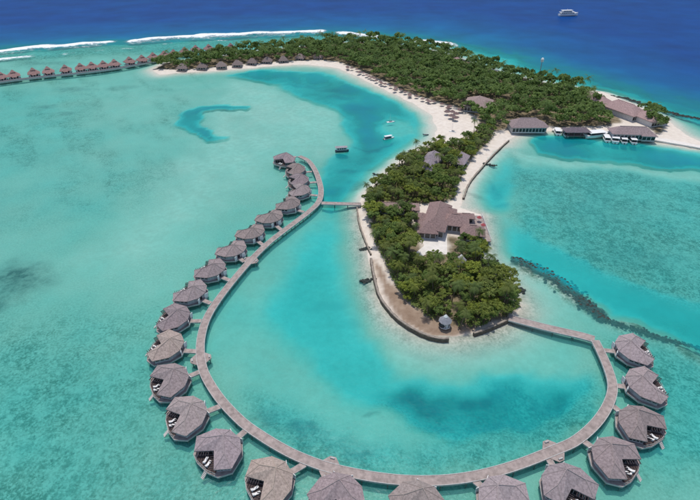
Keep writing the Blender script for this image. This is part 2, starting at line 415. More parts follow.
def terrain_material():
    m = bpy.data.materials.new('sand_coral_soil'); m.use_nodes = True; nt = m.node_tree
    b = nt.nodes['Principled BSDF']; b.inputs['Roughness'].default_value = .95; b.inputs['Specular IOR Level'].default_value = .1
    P = N(nt, 'ShaderNodeNewGeometry').outputs['Position']
    n_big, n_mid, n_fine = noise(nt, P, .05, 4), noise(nt, P, .35, 5), noise(nt, P, 1.3, 5, .7)
    sand = mixc(nt, rng_map(nt, n_mid, .35, .65), (.66, .58, .50), (.76, .69, .61))
    # coral rubble on the lagoon floor
    k = mathn(nt, 'MULTIPLY', attr(nt, 'coral'), rng_map(nt, n_big, .3, .7, .5, 1.3))
    spk = mathn(nt, 'ADD', mathn(nt, 'MULTIPLY', n_fine, .6), mathn(nt, 'MULTIPLY', n_mid, .4))
    cf = mathn(nt, 'MULTIPLY', rng_map(nt, spk, .42, .58), k, True)
    floor = mixc(nt, cf, sand, (.13, .17, .10))
    floor = mixc(nt, mathn(nt, 'MULTIPLY', attr(nt, 'weed'), rng_map(nt, n_mid, .3, .65, .5, 1.3), True), floor, (.035, .06, .045))
    heads = mathn(nt, 'MULTIPLY', rng_map(nt, noise(nt, P, .8, 3, .55), .60, .70), rng_map(nt, mathn(nt, 'MULTIPLY', attr(nt, 'coral'), noise(nt, P, .06, 2)), .12, .45), True)
    floor = mixc(nt, mathn(nt, 'MULTIPLY', heads, .6), floor, (.07, .10, .06))
    soilc = mixc(nt, rng_map(nt, n_mid, .3, .7), (.10, .085, .05), (.30, .24, .16))
    brownc = mixc(nt, rng_map(nt, n_mid, .3, .7), (.24, .165, .115), (.36, .27, .20))
    land = mixc(nt, attr(nt, 'soil'), sand, soilc)
    land = mixc(nt, attr(nt, 'brown'), land, brownc)
    col = mixc(nt, rng_map(nt, attr(nt, 'land'), -.3, .6), floor, land)
    nt.links.new(col, b.inputs['Base Color'])
    bp = N(nt, 'ShaderNodeBump'); bp.inputs['Strength'].default_value = .35; bp.inputs['Distance'].default_value = .4
    nt.links.new(n_fine, bp.inputs['Height']); nt.links.new(bp.outputs[0], b.inputs['Normal'])
    return m
terrain.data.materials.append(terrain_material())

# ------------------------------------------------------------------ water
wxs, wys = gx[::2], gy[::2]
WX, WY = np.meshgrid(wxs, wys)
wD, wI = D[::2, ::2], ISD[::2, ::2]
FOAM = [  # crest polyline px, crest half width m, wash width m toward shore, strength
 ([(-120,63),(0,52),(40,47.5),(70,45),(100,43),(118,41.5)], 10, 42, 1.0), ([(126,41),(160,38.5),(200,36),(260,33.5),(328,31)], 10, 36, 1.0),
 ([(334,33),(365,35.5),(388,38)], 10, 16, 1.0), ([(410,40.5),(440,43.5),(459,46)], 9, 16, 1.0), ([(441,49),(452,52),(459,51)], 12, 22, .95),
 ([(-60,66),(0,60),(18,57.5),(40,55)], 7, 12, .8), ([(55,55),(78,52.5)], 5, 8, .62), ([(94,51),(106,50.5)], 6, 8, .7), ([(118,49),(138,47.5)], 6, 8, .7),
 ([(160,44),(174,43.5)], 6, 8, .65), ([(205,41.5),(235,40)], 5, 10, .62), ([(292,48),(318,45)], 5, 8, .6)]
foam = np.zeros(WX.shape); lift = np.zeros(WX.shape)
ww = WY + (fbm(WX, WY, 30, 81) - .5) * 22
for pts, hw, wash, s in FOAM:
    p = gp(pts); d = seg_dist(WX, ww, p, False)
    # wash lies on the shore side (nearer the lagoon) of the crest line
    yc = np.interp(WX, p[:, 0], p[:, 1]); side = yc - ww
    end = sm(-8, 12, WX - p[0, 0]) * sm(8, -12, WX - p[-1, 0])
    crest = sm(hw * 1.3, hw * .35, d)
    tail = np.where(side > 0, sm(hw + wash, hw * .3, d) * .5, 0)
    foam = np.maximum(foam, s * np.maximum(crest, tail * (.5 + 1.0 * fbm(WX, WY, 14, 91))) * np.maximum(end, .0))
    lift = np.maximum(lift, s * sm(hw * 1.6, 0, d) * end * min(1.5, hw * .11))
WZ = lift + (fbm(WX, WY, 60, 95, 2) - .5) * .5 * sm(6, 20, wD)
WZ = np.where(wI > -30, WZ * .1, WZ)
water = link('water', grid_mesh('water', wxs, wys, WZ)); tag(water, kind='structure')
fattr(water.data, 'depth', np.maximum(wD, 0)); fattr(water.data, 'foam', foam)

def water_material():
    m = bpy.data.materials.new('sea_water'); m.use_nodes = True; nt = m.node_tree
    nt.nodes.remove(nt.nodes['Principled BSDF'])
    P = N(nt, 'ShaderNodeNewGeometry').outputs['Position']
    d = attr(nt, 'depth')
    # body colour: light scattered back by the water itself, by depth
    ramp = N(nt, 'ShaderNodeValToRGB'); cr = ramp.color_ramp
    nt.links.new(mathn(nt, 'POWER', mathn(nt, 'DIVIDE', d, 32, True), .5), ramp.inputs[0])
    stops = [(0, (98, 184, 178)), (1.5, (78, 174, 168)), (2.6, (10, 194, 202)), (4.4, (0, 148, 156)), (8, (0, 120, 152)), (16, (0, 88, 142)), (32, (0, 62, 128))]
    while len(cr.elements) < len(stops): cr.elements.new(.5)
    for e, (dd, c) in zip(cr.elements, stops):
        e.position = math.sqrt(dd / 32); e.color = srgb(*c)
    n_sea = noise(nt, P, .02, 5, .6)
    body = mixc(nt, 1.0, ramp.outputs[0], rng_map(nt, n_sea, .3, .7, .82, 1.18), 'MULTIPLY')
    fo = attr(nt, 'foam'); nf = noise(nt, P, .16, 8, .78)
    ff = rng_map(nt, mathn(nt, 'ADD', fo, mathn(nt, 'MULTIPLY', mathn(nt, 'SUBTRACT', nf, .5), 1.7)), .34, .78)
    ff = mathn(nt, 'MULTIPLY', ff, rng_map(nt, fo, .05, .25))
    body = mixc(nt, ff, body, (.82, .84, .86))
    alpha = mathn(nt, 'SUBTRACT', 1, mathn(nt, 'POWER', 2.71828, mathn(nt, 'MULTIPLY', d, -.18)))
    alpha = mathn(nt, 'MAXIMUM', alpha, ff)
    tr = N(nt, 'ShaderNodeBsdfTransparent')
    comb = N(nt, 'ShaderNodeCombineColor')
    for i, k in enumerate((-.42, -.05, -.075)):
        nt.links.new(mathn(nt, 'POWER', 2.71828, mathn(nt, 'MULTIPLY', d, k)), comb.inputs[i])
    nt.links.new(comb.outputs[0], tr.inputs[0])
    df = N(nt, 'ShaderNodeBsdfDiffuse'); nt.links.new(body, df.inputs[0])
    m1 = N(nt, 'ShaderNodeMixShader'); nt.links.new(alpha, m1.inputs[0])
    nt.links.new(tr.outputs[0], m1.inputs[1]); nt.links.new(df.outputs[0], m1.inputs[2])
    gl = N(nt, 'ShaderNodeBsdfGlossy'); gl.inputs['Roughness'].default_value = .25
    bp = N(nt, 'ShaderNodeBump'); bp.inputs['Strength'].default_value = .5; bp.inputs['Distance'].default_value = .25
    h = mathn(nt, 'ADD', noise(nt, P, .5, 4, .65), mathn(nt, 'MULTIPLY', noise(nt, P, .07, 3), 2.2))
    nt.links.new(h, bp.inputs['Height']); nt.links.new(bp.outputs[0], gl.inputs['Normal'])
    fr = N(nt, 'ShaderNodeFresnel'); fr.inputs[0].default_value = 1.33; nt.links.new(bp.outputs[0], fr.inputs['Normal'])
    m2 = N(nt, 'ShaderNodeMixShader')
    nt.links.new(mathn(nt, 'MULTIPLY', mathn(nt, 'MINIMUM', fr.outputs[0], .10), mathn(nt, 'SUBTRACT', 1, ff)), m2.inputs[0])
    nt.links.new(m1.outputs[0], m2.inputs[1]); nt.links.new(gl.outputs[0], m2.inputs[2])
    nt.links.new(m2.outputs[0], nt.nodes['Material Output'].inputs[0])
    return m
water.data.materials.append(water_material())

# ------------------------------------------------------------------ curved walkway
def smooth_path(pts, step):
    """Catmull-Rom through pts, resampled every `step` metres"""
    P = [Vector(p) for p in pts]; out = []
    P = [P[0] * 2 - P[1]] + P + [P[-1] * 2 - P[-2]]
    for i in range(1, len(P) - 2):
        for k in range(12):
            t = k / 12
            out.append(.5 * (2 * P[i] + (P[i+1] - P[i-1]) * t + (2*P[i-1] - 5*P[i] + 4*P[i+1] - P[i+2]) * t*t + (3*P[i] - P[i-1] - 3*P[i+1] + P[i+2]) * t**3))
    out.append(P[-2]); res = [out[0]]; acc = 0
    for a, b in zip(out, out[1:]):
        L = (b - a).length
        while acc + L >= step:
            a = a + (b - a) * ((step - acc) / L); L = (b - a).length; acc = 0; res.append(a)
        acc += L
    if (res[-1] - out[-1]).length > .3: res.append(out[-1])
    return res

def side_vec(path, i):
    t = (path[min(i + 1, len(path) - 1)] - path[max(i - 1, 0)]); t.z = 0; t.normalize()
    return Vector((-t.y, t.x, 0))

def ribbon(mb, path, hw, z0, z1, off=0.0):
    n = len(path); vs = []; fs = []
    for i, p in enumerate(path):
        s = side_vec(path, i)
        for w, z in ((-hw, z0), (hw, z0), (hw, z1), (-hw, z1)):
            q = p + s * (w + off); vs.append((q.x, q.y, z))
    for i in range(n - 1):
        a, b = i * 4, i * 4 + 4
        fs += [(a, a+1, b+1, b), (a+1, a+2, b+2, b+1), (a+2, a+3, b+3, b+2), (a+3, a, b, b+3)]
    fs += [(3, 2, 1, 0), (n*4-4, n*4-3, n*4-2, n*4-1)]
    mb.add(vs, fs)

post_mesh = MB().lathe([(.17, -3.2), (.17, 1.5), (.001, 1.5)], 7).mesh('post', M['post'])
def add_posts(parent, path, hw, every, zoff=0.0):
    L = 0
    for i in range(1, len(path)):
        L += (path[i] - path[i-1]).length
        if L >= every:
            L = 0; s = side_vec(path, i)
            for q in (-1, 1):
                o = link('post', post_mesh, parent); p = path[i] + s * (hw * .8 * q)
                o.location = (p.x, p.y, zoff)

DZ = 1.8
WALK = [(299,156),(308,160.5),(315,170),(319.5,182),(321,192),(318.5,202),(309,211.5),(296,221.5),(282,232),(267,244),(248,263),(230,284),(215,304),(206,320),(201,338),(200.5,356),
 (204,372),(212,387),(222,401),(234,414),(246,425),(262,436),(280,447),(300,457),(326,466.5),(356,473.5),(388,478.5),(418,480.5),(448,479.5),(474,476),(500,470),(526,461.5),
 (552,451),(574,441.5),(592,427),(604,412),(611,397),(612.5,384),(608,368),(601.5,353),(595,340)]
walk = smooth_path([g(x, y, DZ) for x, y in WALK], 2.2)
wk = thing('curved_walkway', 'long curved timber walkway on stilts enclosing the lagoon', 'walkway')
mb = MB(); ribbon(mb, walk, 1.24, DZ - .22, DZ); mb.build('deck', M['deck'], wk)
for q in (-1, 1):
    mb = MB(); ribbon(mb, walk, .09, DZ - .5, DZ + .10, 1.34 * q); mb.build('edge_beam', M['deck_pale'], wk)
add_posts(wk, walk, 1.4, 6.0, 0)
LANDINGS = [(201,358,0),(250,261,0),(326,467,0),(556,450,0)]
for x, y, _ in LANDINGS:
    p = g(x, y, DZ); i = min(range(len(walk)), key=lambda k: (walk[k] - p).length)
    s = side_vec(walk, i); a = math.atan2(s.y, s.x); c = walk[i]
    hexa = [(c.x + s.x * u - s.y * w, c.y + s.y * u + s.x * w) for u, w in ((-3.3,-.8),(-1.6,-2.3),(1.6,-2.3),(3.3,-.8),(3.3,.8),(1.6,2.3),(-1.6,2.3),(-3.3,.8))]
    ld = MB().prism(hexa, DZ - .26, DZ - .006).build('landing', M['deck'], wk)
    for q in (-1, 1):
        b = c + s * (2.7 * q)
        MB().box((b.x, b.y, DZ + .22), (.4, 1.2, .42), a).build('bench', M['deck_pale'], ld)
        o = link('post', post_mesh, wk); o.location = (b.x, b.y, 0)
# straight leg to the island
sp = smooth_path([g(594.6,339.2,DZ), g(580,335,DZ), g(545,327,DZ), g(509,317.5,DZ)], 2.2)
jt = thing('straight_footbridge', 'straight timber footbridge from island tip to the curved walkway corner', 'footbridge')
mb = MB(); ribbon(mb, sp, 1.5, DZ - .235, DZ - .015); mb.build('deck', M['deck'], jt)
for q in (-1, 1):
    mb = MB(); ribbon(mb, sp, .09, DZ - .5, DZ + .08, 1.6 * q); mb.build('edge_beam', M['deck_pale'], jt)
add_posts(jt, sp, 1.4, 6.0)
sp = smooth_path([g(321.5,203,DZ), g(340,203.5,DZ), g(361,204,DZ)], 2.2)
jt = thing('cross_footbridge', 'short level footbridge from sandy island shore to the walkway bend', 'footbridge')
mb = MB(); ribbon(mb, sp, 1.2, DZ - .235, DZ - .015); mb.build('deck', M['deck'], jt)
for q in (-1, 1):
    mb = MB(); ribbon(mb, sp, .08, DZ - .45, DZ + .08, 1.3 * q); mb.build('edge_beam', M['deck_pale'], jt)
add_posts(jt, sp, 1.1, 6.0)

# ------------------------------------------------------------------ overwater villas
def make_villa():
    v = thing('overwater_villa', 'x', 'villa', group='thatched villas along the curved walkway')
    deck_poly = [(-6.4,-2.8),(-3.2,-6.6),(2.4,-8.5),(6.2,-6.2),(7.3,-2.6),(7.3,2.6),(6.2,6.2),(2.4,8.5),(-3.2,6.6),(-6.4,2.8)]
    dk = MB().prism(deck_poly, 1.5, 1.74).build('deck', M['deck'], v)
    mb = MB()
    for a, b in zip(deck_poly, deck_poly[1:] + deck_poly[:1]):
        dx, dy = b[0] - a[0], b[1] - a[1]; L = math.hypot(dx, dy)
        mb.box(((a[0]+b[0])/2 * 1.008, (a[1]+b[1])/2 * 1.008, 1.5), (L + .1, .12, .62), math.atan2(dy, dx))
    mb.build('deck_edge', M['deck_pale'], dk)
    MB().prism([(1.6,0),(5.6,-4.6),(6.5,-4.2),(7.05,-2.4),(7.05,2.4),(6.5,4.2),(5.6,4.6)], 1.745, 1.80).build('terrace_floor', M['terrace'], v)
    # walls follow the chevron plan, set back under the eaves
    wall = [(-5.3,-2.0),(-2.8,-5.6),(2.2,-7.6),(5.2,-4.6),(1.3,0),(5.2,4.6),(2.2,7.6),(-2.8,5.6),(-5.3,2.0)]
    w = MB().prism(wall, 1.75, 4.25).build('wall', M['wall'], v)
    def panes(a, b, n, z, h, gap, tgt, name):
        dx, dy = b[0]-a[0], b[1]-a[1]; L = math.hypot(dx, dy); an = math.atan2(dy, dx); nx, ny = dy / L, -dx / L
        for k in range(n):
            t = (k + .5) / n
            MB().box((a[0]+dx*t+nx*.03, a[1]+dy*t+ny*.03, z), (L / n - gap, .1, h), an).build(name, M['glass'], tgt)
    panes((5.2,-4.6),(1.3,0), 4, 2.95, 2.1, .18, w, 'window'); panes((1.3,0),(5.2,4.6), 4, 2.95, 2.1, .18, w, 'window')
    panes((2.2,-7.6),(5.2,-4.6), 4, 3.0, 1.5, .3, w, 'window'); panes((5.2,4.6),(2.2,7.6), 4, 3.0, 1.5, .3, w, 'window')
    panes((-2.8,-5.6),(2.2,-7.6), 3, 3.2, 1.0, .6, w, 'window'); panes((2.2,7.6),(-2.8,5.6), 3, 3.2, 1.0, .6, w, 'window')
    MB().box((-5.36, 0, 2.8), (.1, 1.3, 2.1)).build('door', M['beam'], w)
    # chevron hipped roof
    ev = [(-6.1,-2.5),(-3.4,-6.5),(2.5,-8.9),(6.3,-5.0),(2.3,0),(6.3,5.0),(2.5,8.9),(-3.4,6.5),(-6.1,2.5)]
    z0, t = 4.15, .32; n = len(ev)
    zi = [z0]*n; zi[4] = z0 + .55
    rp = [(-1.9,0,7.5),(1.5,-4.5,6.2),(1.5,4.5,6.2)]
    vs = [(p[0],p[1],z-t) for p, z in zip(ev, zi)] + [(p[0],p[1],z) for p, z in zip(ev, zi)] + rp
    A, L_, Rr = 2*n, 2*n+1, 2*n+2
    fs = [(i,(i+1)%n,n+(i+1)%n,n+i) for i in range(n)]
    fs += [(n+8,n+0,A),(n+0,n+1,A),(n+1,n+2,L_,A),(n+2,n+3,L_),(n+3,n+4,A,L_),(n+4,n+5,Rr,A),(n+5,n+6,Rr),(n+6,n+7,A,Rr),(n+7,n+8,A)]
    fs += [(0,8,4),(8,7,4),(7,6,5),(7,5,4),(4,3,1),(3,2,1),(4,1,0)]
    rf = MB(); rf.add(vs, fs); rf = rf.build('roof', M['thatch'], v)
    for q in (((-1.9,0,7.54),(1.5,-4.5,6.24),(2.5,-8.8,4.2)),((-1.9,0,7.54),(1.5,4.5,6.24),(2.5,8.8,4.2)),((1.5,-4.5,6.22),(6.25,-4.95,4.2)),((1.5,4.5,6.22),(6.25,4.95,4.2)),
              ((-1.9,0,7.52),(-6.05,-2.45,4.2)),((-1.9,0,7.52),(-6.05,2.45,4.2)),((-1.9,0,7.52),(-3.35,-6.45,4.2)),((-1.9,0,7.52),(-3.35,6.45,4.2))):
        MB().tube(q, .15, 5).build('ridge_cap', M['ridge'], rf)
    # pergola beams over the terrace edge
    for s in (-1, 1):
        for k in range(6):
            f = .30 + k * .12; bx, by = 2.0 + 4.1*f, 4.9*f*s
            nx, ny = .75, -.66*s
            MB().box((bx + nx*.75, by + ny*.75, 4.0), (1.7, .2, .22), math.atan2(ny, nx)).build('pergola_beam', M['beam'], v)
    # terrace rail
    rl = [(6.2,-5.6),(7.15,-2.5),(7.15,2.5),(6.2,5.6)]
    mb = MB(); mb.tube([(x, y, 2.65) for x, y in rl], .06, 5)
    for a, b in zip(rl, rl[1:]):
        for k in range(5):
            t_ = k / 5; mb.box((a[0]+(b[0]-a[0])*t_, a[1]+(b[1]-a[1])*t_, 2.2), (.09, .09, .92))
    mb.build('railing', M['deck_pale'], v)
    mb = MB()
    for k in range(6): mb.box((7.35 + k*.32, 1.6, 1.5 - k*.27), (.36, 1.3, .1))
    for q in (-.62, .62): mb.tube([(7.2, 1.6+q, 1.6), (9.2, 1.6+q, -.1)], .07, 5)
    mb.build('ladder', M['deck_pale'], v)
    for s in (-1, 1):
        MB().box((-6.3, 2.3*s, 2.75), (.16, 1.7, 2.0), R(20*s)).build('entry_screen', M['white'], v)
    for x, y in deck_poly[::1] + [(0,0),(3.5,-3),(3.5,3),(-3,0)]:
        o = link('post', post_mesh, v); o.location = (x*.93, y*.93, 0)
    return v

def make_lounger():
    l = thing('sun_lounger', 'x', 'sun lounger', group='white loungers on the villa terraces')
    mb = MB()
    for x in (-.75, .8):
        for y in (-.28, .28): mb.box((x, y, .14), (.07, .07, .28))
    mb.box((.02, 0, .29), (2.0, .7, .06)); mb.build('frame', M['white'], l)
    mb = MB(); mb.box((.3, 0, .39), (1.35, .68, .13))
    mb.add([(-.38,-.34,.33),(-.38,.34,.33),(-1.05,.34,.75),(-1.05,-.34,.75),(-.34,-.34,.45),(-.34,.34,.45),(-.98,.34,.88),(-.98,-.34,.88)],
           [(0,1,2,3),(7,6,5,4),(0,3,7,4),(1,5,6,2),(2,6,7,3),(0,4,5,1)])
    mb.build('cushion', M['fabric'], l); return l

ORD = ['first','second','third','fourth','fifth','sixth','seventh','eighth','ninth','tenth','eleventh','twelfth','thirteenth','fourteenth','fifteenth','sixteenth',
 'seventeenth','eighteenth','nineteenth','twentieth','twenty-first','twenty-second','twenty-third','twenty-fourth']
VILLAS = [  # roof centre px, landing point on the walkway px, roof tint
 (285,157,299,156),(296,167.5,314,171),(299,178,318.5,181),(300,188.5,320,195),(289,202,305,213),(270,215.5,284,230),(251,230.5,264,246),(232,247.5,247,262),
 (211,267,233,281),(191,289.5,213,304),(174,314.5,204,322),(166.5,343,200.5,351),(170,376,204,371),(187,411,224,404),(219.5,444.5,247,426),(271,476,308,460),
 (338,490.5,343,471),(420,499,427,480.5),(502,494.5,471,476.5),(568,480,546,454),(615,453,579,439),(641,419,609,403),(646,381.5,612.5,383),(634,346,601,351)]
VSC = .83
villa0 = make_villa(); lounge0 = make_lounger(); used_l = False
tints = {0:(.98,.95,1,1), 11:(1.22,1.18,1.06,1), 15:(1.25,1.2,1.05,1), 16:(1.0,.95,.98,1)}
PLACED = []
def order_label(i):
    return '%s along the curved walkway counting from its free end' % ORD[i]
for i, (x, y, jx, jy) in enumerate(VILLAS):
    c = g(x, y, 4.8); c.z = 0; j = g(jx, jy, DZ); j.z = 0
    out = (c - j); rz = math.atan2(out.y, out.x); out.normalize()
    if i == 0: rz = math.atan2((c - j).y - 3, (c - j).x)
    rz += R(random.uniform(-5, 5)) * (i > 0)
    v = villa0 if i == 0 else copy_tree(villa0)
    v.location = c; v.rotation_euler = (0, 0, rz); v.scale = (VSC, VSC, .95)
    v['label'] = 'grey thatched overwater villa, ' + order_label(i)
    if i in (11, 15): v['label'] = 'paler beige thatched overwater villa, ' + order_label(i)
    k = random.uniform(.86, 1.14); set_color(v, tints.get(i, (k, k * random.uniform(.96, 1.0), k * random.uniform(.93, 1.04), 1)))
    PLACED.append((v, (c - j).length))
    # two loungers per terrace
    lrot = random.uniform(-30, 30)
    for kk, (lx, ly, lr) in enumerate(((4.3, -.85, 4), (4.5, .55, -4))):
        ang = R(lr + lrot) + math.pi
        l = lounge0 if (i == 0 and kk == 0) else copy_tree(lounge0)
        q = Matrix.Rotation(rz, 3, 'Z') @ Vector((lx, ly, 0)) + c
        l.location = (q.x, q.y, 1.81); l.rotation_euler = (0, 0, rz + ang)
        l['label'] = 'white sun lounger on the terrace of the %s villa from the walkway free end' % ORD[i]

for v, dist in PLACED:          # footbridge to the walkway, a part of each villa in its own frame
    n = (dist - 1.35) / VSC - 6.2
    if n < .4: continue
    fb = MB().box((-6.3 - n/2, 0, DZ - .14), (n + .1, 1.9, .2)).build('footbridge', M['deck'], v)
    mb = MB()
    for q in (-1, 1): mb.box((-6.3 - n/2, 1.02*q, DZ - .25), (n + .05, .1, .5))
    mb.build('bridge_edge', M['deck_pale'], fb)

# ------------------------------------------------------------------ far straight jetty and its huts
JZ = 1.6
FJ = [(-30,87),(0,82.5),(40,77.5),(80,73.5),(112,69.5),(140,64.5),(166,59.5)]
jp = smooth_path([g(x, y, JZ) for x, y in FJ], 5)
fj = thing('straight_jetty', 'long straight jetty of red roofed huts running out from the island tip', 'jetty')
mb = MB(); ribbon(mb, jp, 1.6, JZ - .25, JZ); mb.build('deck', M['deck'], fj)
for q in (-1, 1):
    mb = MB(); ribbon(mb, jp, .1, JZ - .5, JZ + .8, 1.7 * q); mb.build('rail', M['deck_pale'], fj)
add_posts(fj, jp, 1.5, 10)

def make_far_hut():
    h = thing('jetty_hut', 'x', 'hut', group='red roofed huts on the straight jetty')
    MB().box((0, 0, 1.5), (9.5, 9, .25)).build('deck', M['deck_pale'], h)
    w = MB().box((0, .3, 2.9), (7.2, 6.4, 2.5)).build('wall', M['white'], h)
    for x in (-2.2, 0, 2.2): MB().box((x, -2.93, 2.9), (1.4, .1, 1.9)).build('window', M['glass'], w)
    rf = MB().hip((0, .3), 10.2, 9.0, 0, 4.1, 7.6, .3, .8).build('roof', M['thatch'], h)
    MB().hip((0, .3), 4.0, 3.6, 0, 6.9, 8.9, .25, .8).build('roof_cap', M['thatch'], rf)
    MB().hip((0, -4.4), 4.0, 3.0, 0, 3.7, 4.9, .2, .8).build('porch_roof', M['thatch'], rf)
    for x in (-4, 4):
        for y in (-4, 0, 4):
            o = link('post', post_mesh, h); o.location = (x, y, 0)
    return h
FH = [(-4,79),(9.5,77),(30,74.5),(44,73.5),(62,71.5),(77,70),(89,68.5),(101,67),(113,65),(128,62.5),(141,60.5),(152,58),(163,56.5),(174,54),(185,51.5),(196,49.5),(209,48.5),(231,47.5)]
fh0 = make_far_hut()
for i, (x, y) in enumerate(FH):
    h = fh0 if i == 0 else copy_tree(fh0)
    c = g(x, y, 4.5); c.z = 0
    if i < 13:
        k = min(range(len(jp)), key=lambda n_: abs(jp[n_].x - c.x)); s = side_vec(jp, k)
        c = Vector((c.x, jp[k].y + 9.0, 0)) if c.y < jp[k].y + 9 else c
        h.rotation_euler = (0, 0, math.atan2(s.y, s.x) - math.pi / 2)
    h.location = c; h.scale = (1.0, 1.0, 1.0)
    k = random.uniform(.92, 1.1); set_color(h, (1.06 * k, .80 * k, .75 * k, 1) if i < 13 else (.95 * k, .72 * k, .68 * k, 1))
    h['label'] = 'red brown roofed hut on stilts, %s along the straight jetty from its outer end' % ORD[i] if i < 13 else \
                 'dull red roofed hut half hidden behind trees, %s from the island end' % ORD[len(FH) - 1 - i]

# ------------------------------------------------------------------ beach huts on the north beach
def make_beach_hut():
    h = thing('beach_hut', 'x', 'hut', group='thatched huts along the north beach')
    w = MB().box((0, 0, 2.2), (7.5, 6, 2.6)).build('wall', M['wall'], h)
    for x in (-2.3, 2.3): MB().box((x, -3.03, 2.2), (1.6, .1, 1.5)).build('window', M['glass'], w)
    MB().box((0, -3.03, 2.0), (1.2, .1, 2.1)).build('door', M['beam'], w)
    rf = MB().hip((0, 0), 10.2, 9.5, 0, 3.0, 6.8, .35, .85).build('roof', M['thatch'], h)
    MB().tube([(-1.0, 0, 6.85), (1.0, 0, 6.85)], .2, 5).build('ridge_cap', M['ridge'], rf)
    MB().box((0, -4.2, .85), (8, 3, .3)).build('porch', M['deck'], h)
    for x in (-4.6, 4.6): MB().box((x, -4.5, 2.1), (.2, .2, 2.4)).build('porch_post', M['post'], h)
    return h
BH = [(182,65.5),(202,64.5),(221,63.5),(237,62),(252,60),(267,58.7),(283,57.8),(300,55.5),(318,55)]
bh0 = make_beach_hut()
for i, (x, y) in enumerate(BH):
    h = bh0 if i == 0 else copy_tree(bh0)
    c = g(x, y, 5); h.location = (c.x, c.y, 0); h.rotation_euler = (0, 0, R(random.uniform(-12, 20)))
    k = random.uniform(.66, .8); set_color(h, (k, k * .95, k * .9, 1))
    h['label'] = 'grey thatched beach hut before the trees, %s from the sandy west tip' % ORD[i]

# ------------------------------------------------------------------ buildings among the trees
def building(name, label, cat, px, py, zroof, blocks, base=1.1, rz=0, tint=(1,1,1,1), roofm='thatch', walls=True):
    """blocks: (dx, dy, w, l, rot deg, eave z, ridge z) in metres about the base point"""
    c = g(px, py, zroof); t = thing(name, label, cat, (c.x, c.y, base), rz)
    for dx, dy, w, l, ro, ez, rz_ in blocks:
        a = R(ro); cs, sn = math.cos(a), math.sin(a)
        if walls:
            wl = MB().box((dx, dy, ez/2 - .2), (w - 2.0, l - 2.0, ez - .1), a).build('wall', M['wall'], t)
            nb = max(2, int((w - 2) / 2.2))
            for k in range(nb):
                u = -(w-2)/2 + (k + .5) * (w-2) / nb; vv = -(l-2)/2 - .03
                MB().box((dx + u*cs - vv*sn, dy + u*sn + vv*cs, ez*.48), ((w-2)/nb - .5, .1, ez*.55), a).build('window', M['glass'], wl)
        rf = MB().hip((dx, dy), w, l, a, ez, rz_, .3, .95).build('roof', M[roofm], t)
        if w >= l: e = [(-(w/2 - l/2*.95), 0), (w/2 - l/2*.95, 0)]
        else: e = [(0, -(l/2 - w/2*.95)), (0, l/2 - w/2*.95)]
        e = [(dx + p[0]*cs - p[1]*sn, dy + p[0]*sn + p[1]*cs, rz_ + .06) for p in e]
        if math.dist(e[0], e[1]) > .5: MB().tube(e, .18, 5).build('ridge_cap', M['ridge'], rf)
    set_color(t, tint); return t

main = building('restaurant', 'large brown roofed restaurant of several hipped wings beside white sand court', 'building', 440, 218, 6,
   [(-1.0, 2.5, 12.5, 27, -18, 4.3, 8.8), (-7.2, -6.5, 10.5, 11, -8, 3.6, 7.0), (8.0, -.5, 14.5, 11, -12, 3.9, 7.2), (15.2, -9.0, 12.5, 9.5, -8, 3.3, 6.2), (15.0, 5.5, 9.5, 5.5, -5, 3.0, 4.4), (-8.8, 3.0, 7.5, 9.0, -18, 3.3, 5.6), (6.5, 8.5, 8.5, 7.5, -12, 3.5, 5.9)],
   tint=(.86,.72,.68,1))
main.scale = (.88, .95, 1); cm = main.location.copy()
# sea terrace on stilts with rail
MB().box((20.2, -1.5, .35), (9.5, 24, .3), R(-4)).build('terrace', M['deck'], main)
mb = MB()
for k in range(13):
    mb.box((24.7 - .035*(k*2-12)*-1, -13 + k*2, 1.0), (.1, .1, 1.1))
mb.tube([(24.2, -13, 1.55), (25.1, 11, 1.55)], .07, 5); mb.tube([(24.2, -13, 1.1), (25.1, 11, 1.1)], .05, 5); mb.build('railing', M['white'], main)
for yy in (-12, -7, -2, 3, 8):
    for xx in (18, 23.6): o = link('post', post_mesh, main); o.location = (xx, yy, -1.3)
def parasol(name, label, cat, loc, r, m, group=None, h=2.5):
    p = thing(name, label, cat, loc, random.uniform(0, 3), group)
    MB().lathe([(.06, 0), (.06, h), (.001, h)], 6).build('pole', M['post'], p)
    MB().lathe([(r, h - .35), (r * .98, h - .28), (r * .5, h + .25), (.02, h + .75)], 8).build('canopy', m, p); return p
for k, (dx, dy) in enumerate(((22.0, 4.2), (22.4, -2.6))):
    parasol('red_parasol', 'red parasol on the restaurant sea terrace', 'parasol', (cm.x + dx*.88, cm.y + dy, cm.z + .5), 1.2, M['red'], 'red parasols on the restaurant terrace')

building('long_hall', 'low brown hall with long narrow roof beside the restaurant, half under trees', 'building', 397, 206.5, 4, [(0, 0, 22, 7.5, -4, 3.0, 5.0)], tint=(1.05,.9,.82,1))
building('neck_house', 'blue grey roofed house with two wings in trees on island neck', 'building', 431, 160, 6, [(-2, -6, 9, 13, -15, 3.6, 7.2), (2, 6, 10, 14, -25, 3.6, 7.4)], tint=(.92,.95,1.06,1))
building('neck_lodge', 'small grey roofed lodge in trees next to the two-winged house', 'building', 460, 157, 6, [(0, 0, 9, 15, -25, 3.6, 7.0)], tint=(1.0,.98,1.05,1))
building('shore_house', 'broad grey roofed house at bend of sandy east shore', 'building', 527, 123, 6, [(0, 0, 24, 14, 0, 4, 8.5), (9, 1, 10, 10, 0, 3.5, 6.5)], tint=(.9,.85,.86,1))
building('forest_hall', 'large brown roofed hall surrounded by forest', 'building', 479, 101, 7, [(0, 0, 20, 22, -20, 4.5, 9.5), (5, -4, 14, 10, -20, 4, 7)], tint=(1.0,.9,.85,1))
